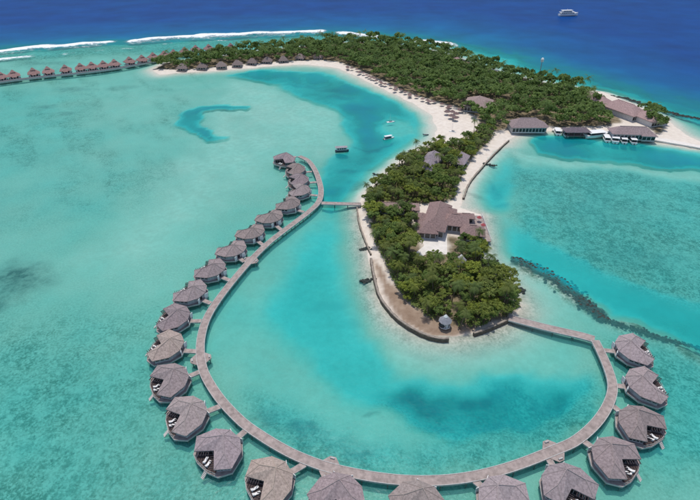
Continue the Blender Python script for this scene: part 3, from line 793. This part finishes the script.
building('forest_lodge', 'little reddish roof peeping out of forest toward the reef', 'building', 457, 61, 7, [(0, 0, 14, 14, 0, 5, 9.5)], tint=(1.15,.95,.9,1))
building('long_house', 'very long brown roofed house running out toward the east point', 'building', 623, 109, 6,
   [(-12, 26, 15, 34, 26, 4.2, 8.8), (2, 2, 16, 30, 24, 4.2, 9.2), (13, -14, 17, 20, 20, 4, 8)], tint=(1.16,.98,.95,1))
building('harbour_office', 'grey roofed harbour office behind the moored boats', 'building', 632, 130.5, 6, [(0, 0, 27, 11, -6, 4, 7.6), (9, -3, 10, 9, -6, 3.6, 6)], tint=(.95,.88,.9,1))
# spa pavilions on the south lobe
def pavilion(name, label, px, py, r, m, tint):
    c = g(px, py, 4); t = thing(name, label, 'pavilion', (c.x, c.y, 1.1))
    MB().lathe([(r*1.05, 0), (r*1.05, .2), (.01, .2)], 8).build('floor', M['paving'], t)
    for k in range(8):
        a = 2*math.pi*k/8; MB().lathe([(.12, .2), (.12, 2.6)], 6, (r*.85*math.cos(a), r*.85*math.sin(a))).build('post', M['post'], t)
    MB().lathe([(r*.7, .2), (r*.7, 2.5)], 8).build('wall', M['white'], t)
    rf = MB().lathe([(r, 2.4), (r*1.2, 2.45), (r*.6, 3.8), (.05, 4.8)], 8).build('roof', m, t)
    MB().lathe([(r*.4, 4.25), (r*.3, 4.6), (.02, 5.3)], 8).build('roof_cap', M['white'], rf)
    set_color(t, tint); return t
pavilion('spa_pavilion', 'grey conical roofed pavilion with white cap near the brown promenade', 445.5, 319.5, 2.0, M['greyroof'], (.95,.97,1.0,1))
pavilion('garden_pavilion', 'small grey conical pavilion in trees east of the white sand court', 461, 259, 2.0, M['greyroof'], (1.2,1.2,1.3,1))
c = g(442, 326, 1.2); t = thing('garden_jar', 'dark round water jar on the brown promenade by the pavilion', 'jar', (c.x, c.y, 1.0))
MB().lathe([(.01, 0), (.8, .05), (1.3, .7), (1.2, 1.3), (.7, 1.6), (.8, 1.75), (.6, 1.75), (.5, 1.4)], 12).build('vessel', M['glass'], t, True)
MB().lathe([(.5, 1.45), (.01, 1.45)], 12).build('water_surface', M['hull_blue'], t)

# pale sand court by the restaurant and quay by the harbour
court = MB().prism([tuple(p) for p in gp([(421,232),(431,230),(447,232),(447,254),(437,256),(430,252),(421,257),(414,254),(424,246)], 1.1)][::-1], .9, 1.13).build('sand_court', M['paving']); tag(court, kind='structure')
quay = MB().prism([tuple(p) for p in gp([(552,130.5),(600,134.5),(650,139.5),(705,149),(705,146.5),(652,136.5),(604,131.5),(553,128.5)], 1.0)][::-1], .3, 1.16).build('quay', M['paving']); tag(quay, kind='structure')

# ------------------------------------------------------------------ sea wall and groynes on the south lobe
def wall_thing(name, label, pts, hw, z0, z1):
    p = smooth_path([g(x, y, z1) for x, y in pts], 1.6); t = thing(name, label, 'sea wall')
    mb = MB(); ribbon(mb, p, hw, z0, z1)
    mb.v = [(x + random.uniform(-.12,.12), y + random.uniform(-.12,.12), z + random.uniform(-.06,.06)) for x, y, z in mb.v]
    mb.build('stone_face', M['stone'], t)
    mb = MB(); ribbon(mb, p, hw * .7, z1 - .02, z1 + .14); mb.build('coping', M['cap'], t); return t
wall_thing('sea_wall', 'curved dark stone sea wall edging the brown promenade', [(371,258),(374,275),(379,294),(388,308),(400,320),(418,331),(436,337.5),(449,338)], .55, -1.2, 1.5)
wall_thing('sea_wall', 'dark stone sea wall from pale gap to the straight footbridge', [(474,333),(486,329),(500,323),(513,316.5)], .5, -1.2, 1.4)
wall_thing('sea_wall', 'low pale sea wall along narrow sand strip by cross footbridge', [(357,207),(359,222),(365,240),(371,254)], .35, -.8, 1.0)
wall_thing('sea_wall', 'dark retaining wall along the curved sandy east shore below the lodge', [(463.5,198),(470,182),(484,165),(497,151),(509,140)], .45, -1, .9)
ROCKM = []
for s in range(5):
    r_ = random.Random(s); mb = MB(); prof = [(.02, -.5), (.6, -.38), (1, 0), (.7, .42), (.02, .55)]
    mb.lathe(prof, 7); mb.v = [(x * r_.uniform(.75, 1.2), y * r_.uniform(.75, 1.2), z * r_.uniform(.7, 1.3)) for x, y, z in mb.v]; ROCKM.append(mb)
def rubble(name, label, cat, pts, hw, n, rr, z, kind='stuff'):
    mb = MB(); P = smooth_path([g(x, y, 0) for x, y in pts], 1.0)
    for k in range(n):
        i = random.randrange(len(P)); q = P[i] + side_vec(P, i) * (random.gauss(0, .36) * hw(i / len(P))) + Vector((random.uniform(-1, 1), random.uniform(-.6, .6), 0))
        s = random.choice(ROCKM); r_ = random.uniform(*rr); a = random.uniform(0, 6.3); cs, sn = math.cos(a), math.sin(a)
        zz = z + random.uniform(-.5, .25)
        mb.add([(q.x + (x*cs - y*sn)*r_, q.y + (x*sn + y*cs)*r_, zz + w*r_*.8) for x, y, w in s.v], s.f)
    o = mb.build(name, M['rock']); return tag(o, label, cat, kind=kind)
rubble('reef_breakwater', 'long dark rubble breakwater of reef rock in pale shallows', 'breakwater',
   [(514,258),(524,261),(545,272),(562,283),(580,297),(596,311),(606,318)], lambda t: 1.6 + 2.6*math.sin(t*3.1), 1300, (.3, .8), -.4)
rubble('reef_ridge', 'thin dark reef ridge curving behind the first villas to the east', 'reef',
   [(606,318),(622,324),(645,331),(668,338),(690,344),(715,351),(745,358)], lambda t: 1.5 + .5*math.sin(t*9) - .6*t, 420, (.25, .55), -.5)
rubble('outer_reef_ridge', 'thin dark rock line off the sandy east point', 'reef', [(664,111),(675,114),(690,117),(708,120)], lambda t: 3.0, 130, (.8, 2.0), -.4)
rubble('outer_reef_bar', 'short dark rock bar beside the long house shore', 'reef', [(612,96),(628,99),(644,105)], lambda t: 2.4, 90, (.8, 1.8), -.4)
GRO = [((361,249),(372,248),'groyne of dark stones on west shore opposite the sand court'),((363,282),(374,279),'groyne of dark stones at upper end of promenade wall'),
 ((485,263),(497,262),'groyne of dark stones on shore east of garden pavilion'),((515,292),(522,290),'groyne of dark stones near the straight footbridge'),
 ((484,164),(496,166),'groyne of dark stones on the curved sandy east shore'),((374,174),(384,176),'groyne of dark stones on west shore of island neck'),((402,154),(411,152),'groyne of dark stones on the beach corner of the neck')]
for a, b, lab in GRO:
    rubble('stone_groyne', lab, 'groyne', [a, ((a[0]+b[0])/2, (a[1]+b[1])/2), b], lambda t: 1.0, 46, (.35, .8), .1, 'stuff')

# ------------------------------------------------------------------ vegetation
def cards(pts, nrm, size, tint):
    """numpy arrays -> bent leaf cards (2 quads each)"""
    n = len(pts); up = rng.normal(size=(n, 3)); t = np.cross(nrm, up); t /= np.linalg.norm(t, axis=1)[:, None] + 1e-9
    b = np.cross(nrm, t); s = size[:, None]
    v = np.stack([pts - t*s - b*s*.25, pts - t*s + b*s*.25, pts + b*s*.62 + nrm*s*.22, pts - b*s*.62 + nrm*s*.22, pts + t*s + b*s*.2 - nrm*s*.1, pts + t*s - b*s*.2 - nrm*s*.1], 1)
    base = (np.arange(n) * 6)[:, None]
    f = np.concatenate([base + np.array([[0, 3, 2, 1]]), base + np.array([[3, 5, 4, 2]])], 1).reshape(-1, 4)
    return v.reshape(-1, 3), f, np.repeat(tint, 6)

def crown_arrays(r, h, nclump, ncard, size, seed, cs_=(.28, .46)):
    global rng
    rng = np.random.default_rng(seed)
    cl = []
    for k in range(nclump):
        a = rng.uniform(0, 2*np.pi); e = np.arcsin(rng.uniform(-.15, 1)); q = rng.uniform(.45, 1.0)
        cl.append((r*q*np.cos(a)*np.cos(e), r*q*np.sin(a)*np.cos(e), h*(.5 + .42*np.sin(e)*q)))
    P, Nn, S, T = [], [], [], []
    for c in cl:
        cr = r * rng.uniform(*cs_); m = ncard // nclump
        d = rng.normal(size=(m, 3)); d /= np.linalg.norm(d, axis=1)[:, None]; d[:, 2] = np.where(d[:, 2] < -.3, -d[:, 2], d[:, 2])
        rad = rng.uniform(.55, 1.08, m)[:, None]
        P.append(np.array(c) + d * cr * rad * np.array([1, 1, .75]))
        nn = d + rng.normal(size=(m, 3)) * .45 + np.array([0, 0, .35]); Nn.append(nn / np.linalg.norm(nn, axis=1)[:, None])
        S.append(rng.uniform(.65, 1.25, m) * size); T.append(np.clip(rng.uniform(0, 1) * .55 + rng.uniform(0, .5, m), 0, 1))
    return cards(np.concatenate(P), np.concatenate(Nn), np.concatenate(S), np.concatenate(T))

def frond_arrays(nf, L, seed, z):
    r_ = np.random.default_rng(seed); V, Fc, T = [], [], []
    for k in range(nf):
        a = 2*np.pi*k/nf + r_.uniform(-.25, .25); e = r_.uniform(-.15, 1.1); l = L * r_.uniform(.8, 1.1); segs = 7
        pos = np.array([0., 0., z]); d = np.array([np.cos(a)*np.cos(e), np.sin(a)*np.cos(e), np.sin(e)]); tint = r_.uniform(.1, .9)
        sd = np.array([-np.sin(a), np.cos(a), 0])
        for s in range(segs):
            nx = pos + d * l / segs; wdt = .62 * np.sin(np.pi * (s + .9) / (segs + .8)) + .08
            dr = np.array([0, 0, -.42])
            for q in (-1, 1):
                for u in (0., .5):
                    p0 = pos + (nx - pos)*u; p1 = pos + (nx - pos)*(u + .38)
                    tip = p1 + sd*q*wdt*1.25 + d*.3 + dr*wdt*r_.uniform(.6, 1.3)
                    o = len(V); V += [p0, p1, tip]; Fc.append((o, o+1, o+2)); T += [tint]*3
            d = d + np.array([0, 0, -.26]); d /= np.linalg.norm(d); pos = nx
    return np.array(V), Fc, np.array(T)

def leaf_mesh(name, v, f, t, m):
    me = bpy.data.meshes.new(name); me.from_pydata(v.tolist(), [], [tuple(int(i) for i in q) for q in f])
    fattr(me, 'tint', t); me.materials.append(m); me.update(); return me

broad = []
for s in range(7):
    r, h = (3.5, 3.8) if s < 4 else (2.6, 3.4)
    trunk_h = 3.2 if s < 4 else 2.4
    v, f, t = crown_arrays(r, h, 34 if s < 4 else 22, 1900 if s < 4 else 1200, .25, 100 + s, (.17, .30))
    v = v + np.array([0, 0, trunk_h - .6])
    cm_ = leaf_mesh('crown', v, f, t, M['leaf'])
    mb = MB(); mb.tube([(0, 0, -.5), (.1, .05, trunk_h*.5), (0, .1, trunk_h + .3)], [.3, .22, .16], 6)
    for k in range(5):
        a = k*1.26 + s; mb.tube([(.05, .05, trunk_h*.7), (r*.3*math.cos(a), r*.3*math.sin(a), trunk_h + .5), (r*.6*math.cos(a), r*.6*math.sin(a), trunk_h + 1.3)], [.14, .1, .05], 5)
    broad.append((cm_, mb.mesh('trunk', M['bark'])))
palms = []
for s in range(5):
    h = 6.6 + s * .6; lean = .5 + .35*s
    v, f, t = frond_arrays(19, 3.2, 200 + s, h); v = v + np.array([lean, 0, 0])
    cm_ = leaf_mesh('crown', v, f, t, M['frond'])
    mb = MB(); mb.tube([(0, 0, -.5), (lean*.2, 0, h*.35), (lean*.55, 0, h*.7), (lean, 0, h)], [.24, .18, .15, .13], 6)
    palms.append((cm_, mb.mesh('trunk', M['bark'])))

OBST = []   # building footprints kept free of trees (centre xy, radius)
def keep(px, py, r, z=3): c = g(px, py, z); OBST.append((c.x, c.y, r))
for q in ((436,209,9),(440,216,9),(427,222,7),(455,217,8),(470,225,8),(452,222,6),(473,210,7),(388,208,5),(394,208,5),(400,208,5),(406,208,5),(445,320,4.5),(442,327,3),(461,261,3.2),(433,243,11),(428,250,7),(440,249,9),(436,237,9),(445,238,7),(466,233,7),(474,233,6),(458,231,6)): keep(*q)
def scatter(poly, spacing, seed, obst=(), margin=0):
    r_ = random.Random(seed); lo, hi = poly.min(0), poly.max(0)
    n = int((hi[0]-lo[0])*(hi[1]-lo[1]) / spacing**2 * 5)
    xs = np.array([[r_.uniform(lo[0], hi[0]), r_.uniform(lo[1], hi[1])] for _ in range(n)])
    d = sdf(xs[:, 0], xs[:, 1], poly); pts = []; cell = {}
    for (x, y), dd in zip(xs, d):
        if dd < margin: continue
        if any((x-a)**2 + (y-b)**2 < r*r for a, b, r in obst): continue
        k = (int(x//spacing), int(y//spacing))
        if any((x-p)**2 + (y-q)**2 < spacing**2 for i in (-1,0,1) for j in (-1,0,1) for p, q in cell.get((k[0]+i, k[1]+j), ())): continue
        cell.setdefault(k, []).append((x, y)); pts.append((x, y, dd))
    return pts
OB2 = OBST + []
for q in ((431,163,7),(429,168,6),(434,158,6),(460,160,6.5),(462,156,5)): c = g(q[0], q[1], 2); OB2.append((c.x, c.y, q[2]))

TREES = [p + ('the south lobe',) for p in scatter(VS, 3.05, 1, OBST, .2)] + [p + ('the island neck',) for p in scatter(VN, 3.5, 2, OB2, .2)]
TINT = [(.85,.95,.85,1),(1.0,1.0,.95,1),(1.12,1.05,.85,1),(.82,.92,.9,1),(1.3,1.2,.75,1),(1.05,1.02,1.0,1)]
nb = npalm = 0
TW = ['deep green', 'mid green', 'olive green', 'dark bluish green', 'bright yellow green', 'soft green']
for k, (x, y, dd, place) in enumerate(TREES):
    hue = fbm(np.array([x]), np.array([y]), 16, 5)[0] + random.uniform(-.2, .2)
    is_palm = random.random() < .21
    ti = min(5, max(0, int(hue * 6)))
    if is_palm and npalm < 290:
        npalm += 1; cm_, tm = random.choice(palms)
        t = thing('palm_tree', TW[ti] + ' coconut palm with arching fronds on ' + place, 'palm tree', (x, y, .8), random.uniform(0, 6.28), 'palms on the south island')
        s = random.uniform(.75, 1.05)
    else:
        nb += 1; cm_, tm = random.choice(broad)
        t = thing('broadleaf_tree', TW[ti] + ' rounded broadleaf tree in the wood on ' + place, 'tree', (x, y, .8), random.uniform(0, 6.28), 'broadleaf trees on the south island')
        s = random.choice((.62, .8, .95, 1.05, 1.3)) * random.uniform(.92, 1.08) * (.75 if dd < 1.5 else 1)
    t.scale = (s * random.uniform(.92, 1.1), s * random.uniform(.92, 1.1), s * random.uniform(.9, 1.2))
    tr = link('trunk', tm, t); cr = link('crown', cm_, t)
    c = TINT[ti]; k_ = random.uniform(.85, 1.15); set_color(t, (c[0]*k_, c[1]*k_, c[2]*k_, 1))
print('TREES', nb, npalm)

# low undergrowth between the trunks: uncountable leaves, one object per wood
def undergrowth(name, label, poly, n, obst):
    global rng
    rng = np.random.default_rng(n); lo, hi = poly.min(0), poly.max(0)
    xy = rng.uniform(lo, hi, (n * 2, 2)); ok = sdf(xy[:, 0], xy[:, 1], poly) > .3
    ok &= fbm(xy[:, 0], xy[:, 1], 4, 19) > .38
    for a, b, r in obst: ok &= (xy[:, 0]-a)**2 + (xy[:, 1]-b)**2 > r*r
    xy = xy[ok][:n]; m = len(xy)
    z = 1.1 + 2.4 * fbm(xy[:, 0], xy[:, 1], 3, 29) * rng.uniform(.3, 1, m)
    nn = rng.normal(size=(m, 3)) * .6 + np.array([0, 0, 1]); nn /= np.linalg.norm(nn, axis=1)[:, None]
    v, f, t = cards(np.column_stack([xy, z]), nn, rng.uniform(.25, .5, m), rng.uniform(0, .8, m))
    o = link(name, leaf_mesh(name, v, f, t, M['leaf'])); return tag(o, label, 'undergrowth', kind='stuff')
undergrowth('undergrowth', 'low leafy undergrowth beneath the trees of the south lobe', VS, 15000, OBST)
undergrowth('undergrowth', 'low leafy undergrowth beneath the trees of the island neck', VN, 15000, OB2)

# the northern wood reads as one mass: joined into single objects
def wood(name, label, poly, spacing, seed, obst):
    protos = []
    for s in range(6):
        v, f, t = crown_arrays(3.9, 4.6, 9, 190, .72, 300 + s); protos.append((v + np.array([0, 0, 2.6]), f, t))
    for s in range(3):
        v, f, t = frond_arrays(13, 4.0, 400 + s, 8.5); f = np.array([(a, b, c, c) for a, b, c in f]); protos.append((v, f, t))
    V, Fq, Ft, T = [], [], [], []; o = 0; r_ = random.Random(seed)
    for x, y, dd in scatter(poly, spacing, seed, obst, .3):
        v, f, t = protos[r_.randrange(6) if r_.random() < .74 else 6 + r_.randrange(3)]
        s = r_.uniform(.75, 1.3); a = r_.uniform(0, 6.3); cs, sn = math.cos(a), math.sin(a)
        w = np.stack([(v[:, 0]*cs - v[:, 1]*sn)*s + x, (v[:, 0]*sn + v[:, 1]*cs)*s + y, v[:, 2]*s*r_.uniform(.85, 1.35) + .8], 1)
        V.append(w); T.append(np.clip(t*.6 + r_.uniform(-.15, .5), 0, 1.3)); Fq.append(f + o); o += len(v)
    V = np.concatenate(V); T = np.concatenate(T); F_ = np.concatenate(Fq)
    me = bpy.data.meshes.new(name); me.from_pydata(V.tolist(), [], [tuple(q) if q[2] != q[3] else tuple(q[:3]) for q in F_.tolist()])
    fattr(me, 'tint', T); me.materials.append(M['leaf']); me.update()
    ob = link(name, me); tag(ob, label, 'wood', kind='stuff'); ob.color = (.72, .86, .85, 1); return ob
OB3 = []
for x, y in BH:
    c = g(x, y, 2); OB3.append((c.x, c.y, 5.2))
for q in [(527,125,15),(518,125,9),(537,125,9),(479,105,16),(484,109,12),(457,63,9),(604,97,12),(610,102,13),(616,107,14),(624,112,15),(632,117,14),(640,123,10),(616,116,12),(624,121,12),(608,109,10)]:
    c = g(q[0], q[1], 2); OB3.append((c.x, c.y, q[2]))
    OB3.append((c.x, c.y - q[2]*.6, q[2]*.7))
wood('north_wood', 'dense green wood of palms and broadleaf trees covering the north island', VF, 4.5, 11, OB3)
wood('east_wood', 'small clump of trees on the sandy east point', VE, 5.0, 12, [])

# ------------------------------------------------------------------ beach parasols, loungers on the beach
BP = smooth_path([g(x, y, 1) for x, y in [(348,69),(362,75),(380,84),(400,93),(418,100),(436,105),(449,109)]], 6.8)
pc0 = None
for i, p in enumerate(BP):
    for r_ in range(2 if i % 3 == 0 else 1):
        q = p + Vector((random.uniform(-1.5, 1.5), random.uniform(-1, 2.5) - r_*4.5, 0)); q.z = .75
        if pc0 is None:
            pc0 = parasol('thatched_parasol', 'thatched brown beach parasol on the white beach before the wood', 'parasol', q, 1.9, M['thatch'], 'thatched parasols along the beach', 2.4); o = pc0
        else: o = copy_tree(pc0); o.location = q
        k = random.uniform(.5, .75); set_color(o, (k*1.1, k*.9, k*.85, 1))
for x, y in ((452,113),(456,115),(455,119),(447,113),(460,111),(451,117)):
    o = copy_tree(pc0); q = g(x, y, 2.5); o.location = (q.x, q.y, .75); set_color(o, (.6,.5,.48,1)); o.scale = (1.3,)*3

# ------------------------------------------------------------------ boats
def hull(mb, L, W, H, z=-.3, sh=.35, n=9, mi=0):
    vs = []; fs = []
    for i in range(n):
        t = i / (n - 1); x = -L/2 + L*t
        w = W/2 * (1 - max(0, (t - .45)/.55)**2.2) * (.86 + .14*min(1, t*4)); top = H + sh*t*t*H
        w = max(w, .03)
        vs += [(x, -w, z + top), (x, -w*.8, z + top*.35), (x*(.96), 0, z), (x, w*.8, z + top*.35), (x, w, z + top)]
    for i in range(n - 1):
        a, b = i*5, i*5 + 5
        for k in range(4): fs.append((a+k, b+k, b+k+1, a+k+1))
        fs.append((a+4, b+4, b, a))
    fs += [(0, 1, 2, 3, 4), tuple(reversed(range((n-1)*5, n*5)))]
    mb.add(vs, fs, mi)

def boat(label, px, py, L, W, ang, kind='launch', roofm='white', hullm='white'):
    c = g(px, py, 1.0); t = thing('boat', label, 'boat', (c.x, c.y, 0), R(ang))
    mb = MB(); hull(mb, L, W, W*.42); mb.build('hull', M[hullm], t)
    h = W*.42
    if kind == 'launch':
        MB().box((-.1*L, 0, h + .1), (L*.55, W*.7, .8)).build('cabin', M['glass'], t)
        cp = MB(); cp.prism([(-.42*L,-W*.46),(.18*L,-W*.46),(.27*L,-W*.25),(.27*L,W*.25),(.18*L,W*.46),(-.42*L,W*.46)], h + 1.25, h + 1.4)
        cp.build('canopy', M[roofm], t)
        for x in (-.38, .2):
            for y in (-.4, .4): MB().box((x*L, y*W, h + .55), (.1, .1, 1.4)).build('stanchion', M['white'], t)
        MB().box((-.5*L, 0, .5), (.5, .4, .9)).build('outboard_motor', M['beam'], t)
    elif kind == 'skiff':
        for x in (-.2, .1): MB().box((x*L, 0, h - .1), (.4, W*.8, .08)).build('thwart', M['deck'], t)
        MB().box((-.5*L, 0, .5), (.35, .3, .8)).build('outboard_motor', M['beam'], t)
    elif kind == 'house':
        MB().box((-.03*L, 0, h + .9), (L*.72, W*.72, 1.6)).build('cabin', M['wall'], t)
        for s in (-1, 1):
            for k in range(4): MB().box((-.28*L + k*.16*L, s*W*.365, h + 1.1), (.1*L, .06, .7)).build('window', M['glass'], t)
        MB().hip((-.05*L, 0), L*.88, W*1.05, 0, h + 2.0, h + 2.6, .15, .6).build('roof', M[roofm], t)
    elif kind == 'cat':
        mb = MB(); mb.tube([(-.1*L, 0, h), (-.1*L, 0, h + 5.5)], .07, 5); mb.build('mast', M['white'], t)
        mb = MB(); hull(mb, L*.95, W*.35, W*.3); mb.v = [(x, y + W*1.1, z) for x, y, z in mb.v]; mb.build('second_hull', M['white'], t)
        MB().box((0, W*.55, h*.9), (L*.4, W*1.1, .1)).build('trampoline', M['hull_blue'], t)
    return t
boat('covered grey roofed boat moored in the channel off the walkway tip', 342, 150.5, 8.6, 3.2, 8, 'house', 'greyroof', 'hull_blue')
boat('white sailing catamaran floating in the middle of the channel', 391, 121, 6, 1.5, 20, 'cat')
boat('white launch with canopy anchored south of the catamaran', 389, 137.5, 8, 2.2, 25, 'launch')
boat('small dark skiff near the beach of the channel', 426, 133.5, 3.8, 1.4, 0, 'skiff', 'white', 'hull_blue')
boat('white catamaran pulled up on the wide beach', 452.5, 132, 5, 1.3, -40, 'cat').location.z = 1.0
DOCK = [(557,131.8,8,80,'white canopied launch at the west end of the quay'),(565,133,8,82,'white canopied launch beside the dark boat shed'),(597,135.8,13,12,'long white launch lying along the quay by the boat shed'),
 (606,138.5,8,78,'short white launch just east of the long launch'),(614.5,139,10,70,'broad white launch before the west end of the harbour office'),(623,140,8,75,'white launch before the middle of the harbour office'),(632,140.5,8,80,'white launch before the east end of the harbour office')]
for x, y, L, a, lab in DOCK: boat(lab, x, y, L * 1.35, L * .5, a, 'launch')
# boat shed on stilts
c = g(576, 132, 3); t = thing('boat_shed', 'dark roofed open boat shed on stilts at the quay', 'boat shed', (c.x, c.y, 0))
MB().box((0, 0, 1.3), (15, 7, .25)).build('deck', M['deck'], t)
for x in (-6.5, -2.2, 2.2, 6.5):
    for y in (-3, 3): MB().box((x, y, 2.0), (.25, .25, 4.4)).build('post', M['post'], t)
MB().hip((0, 0), 17, 9, 0, 4.2, 6.2, .25, .8).build('roof', M['thatch'], t); set_color(t, (.5,.5,.58,1))
# three-deck cruise yacht offshore
c = g(568.5, 14.5, 2); t = thing('motor_yacht', 'white two-deck motor yacht out on the deep blue ocean', 'yacht', (c.x, c.y, 0), R(8))
mb = MB(); hull(mb, 30, 8, 3.4, -.8, .6, 12); mb.build('hull', M['white'], t)
for k, (x0, x1, w, z) in enumerate(((-12.5, 8.5, 6.6, 3.0), (-10.5, 4.5, 5.8, 5.5))):
    d_ = MB().prism([(x0,-w/2),(x1-1.5,-w/2),(x1,-w/4),(x1,w/4),(x1-1.5,w/2),(x0,w/2)], z, z + 2.1).build('deck_house', M['white'], t)
    for s in (-1, 1):
        for j in range(7):
            xx = x0 + 1.2 + j*(x1 - x0 - 4)/6
            MB().box((xx, s*(w/2 + .02), z + 1.2), ((x1-x0)/11, .08, .9)).build('window', M['glass'], d_)
    MB().box(((x0 + x1)/2 - .8, 0, z + 2.25), (x1 - x0 + 2, w + .9, .22)).build('roof_deck', M['white'], t)
mb = MB().tube([(-3, 0, 7.7), (-3.4, 0, 9.8)], [.35, .12], 6); mb.build('mast', M['white'], t)
# beacon on the outer shore
c = g(538.5, 79, .5); t = thing('beacon_mast', 'slim white topped beacon mast standing off the wooded outer shore', 'beacon', (c.x, c.y, 0))
MB().tube([(0, 0, -2), (0, 0, 15.5)], [.45, .25], 8).build('mast', M['greyroof'], t)
MB().lathe([(.02, 15.3), (1.3, 15.3), (1.4, 17.4), (.9, 18.4), (.02, 18.8)], 8).build('lantern', M['white'], t)
MB().lathe([(.02, -.6), (1.6, -.6), (1.4, .6), (.02, .6)], 8).build('footing', M['stone'], t)
